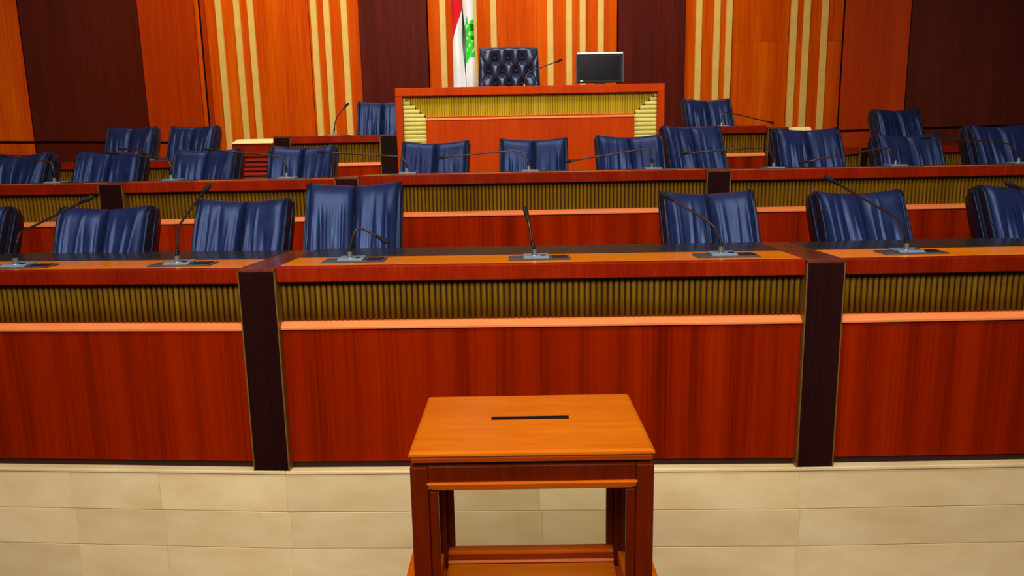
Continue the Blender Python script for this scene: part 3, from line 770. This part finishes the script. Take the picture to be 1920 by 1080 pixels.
mic_abs(2.186, 7.58, 2.3922, [(2.185, 2.47), (2.206, 2.528), (2.282, 2.531), (2.69, 2.432)], 'microphone on the right clerk bench, drooping right', GM3, 0.02, 0.006, plate=(-0.1, 0.14))
mic_abs(0.162, 7.5, 2.8032, [(0.168, 2.887), (0.19, 2.939), (0.255, 2.979), (0.505, 3.066)], 'microphone on the rostrum in front of the tufted chair', None, 0.02, 0.0055, console=False)

# ------------------------------------------------------------------ monitor on the rostrum
def monitor():
    root = empty('monitor', (0.924, 7.5, 2.8032)); tag(root, 'small black monitor with a silver top edge on the rostrum', 'monitor')
    MB().box(-.225, .225, 0.0, 0.035, 0.045, 0.320).build('housing', M['black'], root, bevel=0.006)
    MB().box(-.205, .205, -0.004, -0.0005, 0.075, 0.300).build('screen', M['screen'], root)
    MB().box(-.230, .230, -0.008, 0.04, 0.3205, 0.339).build('silver_edge', M['silver'], root, bevel=0.004)
    for s in (-1, 1):
        MB().box(s * .232 - .006, s * .232 + .006, -0.004, 0.036, 0.045, 0.320).build('side_edge', M['console'], root, bevel=0.003)
    MB().box(-.20, .20, -0.03, 0.07, 0.0, 0.022).box(-.05, .05, 0.005, 0.03, 0.02, 0.05).build('foot', M['black'], root, bevel=0.004)
    for x, w_ in ((-.045, .03), (0.02, .018), (.125, .025)):  # pale blobs and spot stand in for highlights along the monitor's foot
        MB().ellipsoid((x, -0.034, 0.016), (1, 0, 0), w_ * 1.8, 0.010).build('highlight_blob', M['beige'], root, smooth=True)
    MB().ellipsoid((-.185, -0.004, 0.062), (1, 0, 0), 0.035, 0.008).build('highlight_spot', M['silver'], root, smooth=True)
monitor()

# ------------------------------------------------------------------ flag on its pole
def flag():
    root = empty('flag', (-0.51, 8.72, 2.0505)); tag(root, 'white and red flag with a green cedar, hanging in folds beside the tufted chair', 'flag')
    zb, zt = 0.45, 2.55
    nu, nz = 90, 240
    def plan(u, z):
        t = (z - zb) / (zt - zb)
        sp = 1.0 - 0.25 * max(0, t - 0.5)
        # left lobe, deep narrow fold, right lobe, hidden tail folding behind
        g = 0.008 + 0.044 * math.exp(-((z - 1.42) / 0.24) ** 2)     # width of the open fold between the lobes
        gx = 0.004 - 0.02 * (z - 1.3)
        if u < 0.40:
            a = u / 0.40; x = -0.138 + (0.138 + gx - g / 2) * a; y = -0.035 - 0.05 * math.sin(PI * a) + 0.02 * math.sin(9 * z)
        elif u < 0.60:
            a = (u - 0.40) / 0.20; e0 = -0.035 + 0.02 * math.sin(9 * z) * (1 - a)
            q = min(1.0, max(0.0, (a - 0.4) / 0.2)); dd = min(1.0, min(a, 1 - a) / 0.4)
            x = gx - g / 2 + g * q; y = e0 + 0.42 * dd
        else:
            a = (u - 0.60) / 0.40; x = gx + g / 2 + (0.132 - gx - g / 2) * a; y = -0.035 - 0.055 * math.sin(PI * a * 0.9)
        w = 1.0 + 0.07 * math.sin(3.1 * z + 0.4)
        return (x * sp * w + 0.012 * (0.9 - t), y, z)
    vs = [plan(i / nu, zb + (zt - zb) * k / nz) for k in range(nz + 1) for i in range(nu + 1)]
    W = nu + 1; fs = []; mi = []
    def cedar(a, z):                                   # a: 0..1 across the right lobe, z in metres above the pole foot
        h = (z - 1.165) / (1.685 - 1.165)
        if h < -0.04 or h > 1: return 0
        top = 0.78 + 0.55 * a if a < 0.40 else (0.86 + 0.10 * (a - 0.4))
        low = 0.30 * a - 0.04 if a < 0.5 else 0.11
        if h > top or h < low: return 0
        if a > 0.62 and (0.66 < h < 0.82 or 0.48 < h < 0.56): return 3
        f_ = ((h - 0.30 * a) * 4.3 + 0.15) % 1.0
        if f_ < 0.26 and 0.12 < a < 0.80 and math.sin(a * 13 + h * 23) > -0.35 and h > 0.2: return 0
        if a > 0.85 and f_ < 0.3: return 0
        return 2
    for k in range(nz):
        for i in range(nu):
            fs.append((k * W + i, k * W + i + 1, (k + 1) * W + i + 1, (k + 1) * W + i))
            u = (i + .5) / nu; z = zb + (zt - zb) * (k + .5) / nz
            m = 0
            lim = (z - 1.40) / 0.34 * 0.40
            if u < min(lim, 0.42): m = 1
            if u > 0.60: m = cedar((u - 0.60) / 0.40, z) or m
            mi.append(m)
    me = bpy.data.meshes.new('cloth'); me.from_pydata(vs, [], fs)
    for q in ('flagwhite', 'flagred', 'flaggreen', 'flagdark'): me.materials.append(M[q])
    me.polygons.foreach_set('material_index', mi); me.polygons.foreach_set('use_smooth', [True] * len(fs)); me.update()
    cl = link('cloth', me, root)
    so = cl.modifiers.new('thickness', 'SOLIDIFY'); so.thickness = 0.0015
    MB().rod((0.06, 0.11, 0.02), (0.06, 0.11, 2.75), 0.014, 12).build('pole', M['brass'], root)
    MB().rod((0.06, 0.11, 0.0), (0.06, 0.11, 0.03), 0.14, 28, 0.85).build('pole_foot', M['brass'], root)
    MB().ellipsoid((0.06, 0.11, 2.79), (0, 0, 1), 0.12, 0.03).build('finial', M['brass'], root, smooth=True)
flag()

# ------------------------------------------------------------------ ballot box on its stand
def ballot_box():
    x0, x1, y0, y1 = -0.250, 0.331, 1.60, 2.013
    cx, cy = (x0 + x1) / 2, (y0 + y1) / 2; hx, hy = (x1 - x0) / 2, (y1 - y0) / 2
    zb = 0.901
    root = empty('ballot_box', (cx, cy, zb), math.radians(-0.4)); tag(root, 'wooden ballot box with glass sides and a slot in its orange lid', 'ballot box')
    H = 1.424 - zb
    # lid with a real slot: ring of faces round the opening, moulded edge below
    lid = MB(); sx0, sx1, sy0, sy1 = -0.100, 0.102, 0.008, 0.026
    prof = [(0.008, H), (0.0, H - 0.004), (0.0, H - 0.010), (0.005, H - 0.015)]
    def ring(i, z): return [(-hx + i, -hy + i, z), (hx - i, -hy + i, z), (hx - i, hy - i, z), (-hx + i, hy - i, z)]
    slot_t = [(sx0, sy0, H), (sx1, sy0, H), (sx1, sy1, H), (sx0, sy1, H)]
    slot_b = [(a, b, H - 0.0155) for a, b, c in slot_t]
    rings = [slot_b, slot_t] + [ring(i, z) for i, z in prof] + [slot_b]
    vs = [p for r in rings[:-1] for p in r]; fs = []
    nr = len(rings) - 1
    for k in range(nr):
        a, b = k * 4, ((k + 1) % nr) * 4
        for j in range(4): fs.append((a + j, a + (j + 1) % 4, b + (j + 1) % 4, b + j))
    me = lid.add(vs, fs)
    lo = me.build('lid', M['boxtop'], root)
    em = MB()
    for (a, b, c, d) in ((-hx + .004, hx - .004, -hy + .004, -hy + .03), (-hx + .004, hx - .004, hy - .03, hy - .004), (-hx + .004, -hx + .03, -hy + .0305, hy - .0305), (hx - .03, hx - .004, -hy + .0305, hy - .0305)):
        em.box(a, b, c, d, H - 0.0285, H - 0.0158)
    em.build('lid_edge', M['lidedge'], lo, bevel=0.002, segs=1)
    lining = MB()
    for (a, b, c, d) in ((sx0 - .002, sx1 + .002, sy0 - .002, sy0 + .0012), (sx0 - .002, sx1 + .002, sy1 - .0012, sy1 + .002), (sx0 - .002, sx0 + .001, sy0, sy1), (sx1 - .001, sx1 + .002, sy0, sy1)):
        lining.box(a, b, c, d, H - 0.03, H + 0.0006)
    lining.build('slot_shade_lining', M['groove'], lo)  # lining and plate coloured near black to paint the shade inside the slot
    MB().box(sx0 - .012, sx1 + .012, sy0 - .02, sy1 + .02, H - 0.036, H - 0.030).build('slot_shade_plate', M['groove'], lo)
    ins = 0.014
    nk = MB()
    for (a, b, c, d) in ((-hx + ins, hx - ins, -hy + ins, -hy + ins + .02), (-hx + ins, hx - ins, hy - ins - .02, hy - ins), (-hx + ins, -hx + ins + .02, -hy + ins + .02, hy - ins - .02), (hx - ins - .02, hx - ins, -hy + ins + .02, hy - ins - .02)):
        nk.box(a, b, c, d, H - 0.0365, H - 0.0285)
    nk.build('shadow_gap', M['groove'], root)
    pw = 0.042; e = 0.001
    zp = H - 0.037
    for sx in (-1, 1):
        for sy in (-1, 1):
            a, b = sorted((sx * (hx - e), sx * (hx - e - pw))); c, d = sorted((sy * (hy - e), sy * (hy - e - pw)))
            p = MB().box(a, b, c, d, 0.0, zp).build('corner_post', M['boxred'], root, bevel=0.003)
            # glazing beads on both inner faces
            a2, b2 = sorted((sx * (hx - e - pw), sx * (hx - e - pw - .022))); c2, d2 = sorted((sy * (hy - .010), sy * (hy - .026)))
            MB().box(a2, b2, c2, d2, 0.06, zp - 0.066).build('glazing_bead', M['boxred'], p, bevel=0.003)
            a3, b3 = sorted((sx * (hx - .010), sx * (hx - .026))); c3, d3 = sorted((sy * (hy - e - pw), sy * (hy - e - pw - .018)))
            MB().box(a3, b3, c3, d3, 0.06, zp - 0.066).build('glazing_bead', M['boxred'], p, bevel=0.003)
    ix, iy = hx - e - pw, hy - e - pw
    for sy in (-1, 1):
        c, d = sorted((sy * (hy - .004), sy * (hy - .034)))
        MB().box(-ix, ix, c, d, zp - 0.040, zp).build('top_rail', M['boxred'], root, bevel=0.002, segs=1)
        o_, i_ = sy * (hy + .006), sy * (hy - .03)
        m_ = MB(); z1, z0 = zp - 0.0405, zp - 0.062
        m_.add([(-ix - .004, o_, z1), (ix + .004, o_, z1), (ix + .004, i_, z1), (-ix - .004, i_, z1), (-ix + .010, sy * (hy - .006), z0), (ix - .010, sy * (hy - .006), z0), (ix - .010, i_, z0), (-ix + .010, i_, z0)],
               [(0, 3, 2, 1), (4, 5, 6, 7), (0, 1, 5, 4), (1, 2, 6, 5), (2, 3, 7, 6), (3, 0, 4, 7)])
        m_.build('moulding', M['boxorange'], root, bevel=0.003)
        br = MB().box(-ix, ix, c, d, 0.0, 0.038).build('bottom_rail', M['lidedge'], root)
        MB().box(-ix, ix, c - .002 * (sy > 0), d + .002 * (sy < 0), 0.0382, 0.052).build('rail_cap', M['boxorange'], br, bevel=0.003)
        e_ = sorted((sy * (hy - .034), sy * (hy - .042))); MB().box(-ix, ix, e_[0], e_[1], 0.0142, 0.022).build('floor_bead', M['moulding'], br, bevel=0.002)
        MB().box(-ix, ix, min(sy * (hy - .016), sy * (hy - .021)), max(sy * (hy - .016), sy * (hy - .021)), 0.0525, zp - 0.0625).build('glass_pane', M['glass'], root)
    for sx in (-1, 1):
        a, b = sorted((sx * (hx - .004), sx * (hx - .034)))
        MB().box(a, b, -iy, iy, zp - 0.062, zp).build('top_rail', M['boxred'], root, bevel=0.002, segs=1)
        MB().box(a, b, -iy, iy, 0.016, 0.052).build('bottom_rail', M['boxorange'], root, bevel=0.004)
        MB().box(min(sx * (hx - .016), sx * (hx - .021)), max(sx * (hx - .016), sx * (hx - .021)), -iy, iy, 0.0525, zp - 0.0625).build('glass_pane', M['glass'], root)
    MB().box(-hx + .045, hx - .045, -hy + .045, hy - .045, 0.0, 0.014).build('bottom_board', M['boxtop'], root)
    st = empty('ballot_stand', (cx, cy, 0.0005), math.radians(-0.4)); tag(st, 'orange wooden stand carrying the ballot box, wider than the box', 'stand')
    ex, ey = hx + 0.078, hy + 0.085
    MB().box(-ex, ex, -ey, ey, 0.872, 0.900).build('stand_top', M['boxorange'], st, bevel=0.004)
    for sx in (-1, 1):
        for sy in (-1, 1):
            a, b = sorted((sx * (ex - .03), sx * (ex - .085))); c, d = sorted((sy * (ey - .03), sy * (ey - .085)))
            MB().box(a, b, c, d, 0.0, 0.8715).build('leg', M['boxred'], st, bevel=0.004)
    for sy in (-1, 1):
        c, d = sorted((sy * (ey - .04), sy * (ey - .065))); MB().box(-ex + .086, ex - .086, c, d, 0.77, 0.8715).build('apron', M['boxred'], st)
    for sx in (-1, 1):
        a, b = sorted((sx * (ex - .04), sx * (ex - .065))); MB().box(a, b, -ey + .086, ey - .086, 0.77, 0.8715).build('apron', M['boxred'], st)
ballot_box()
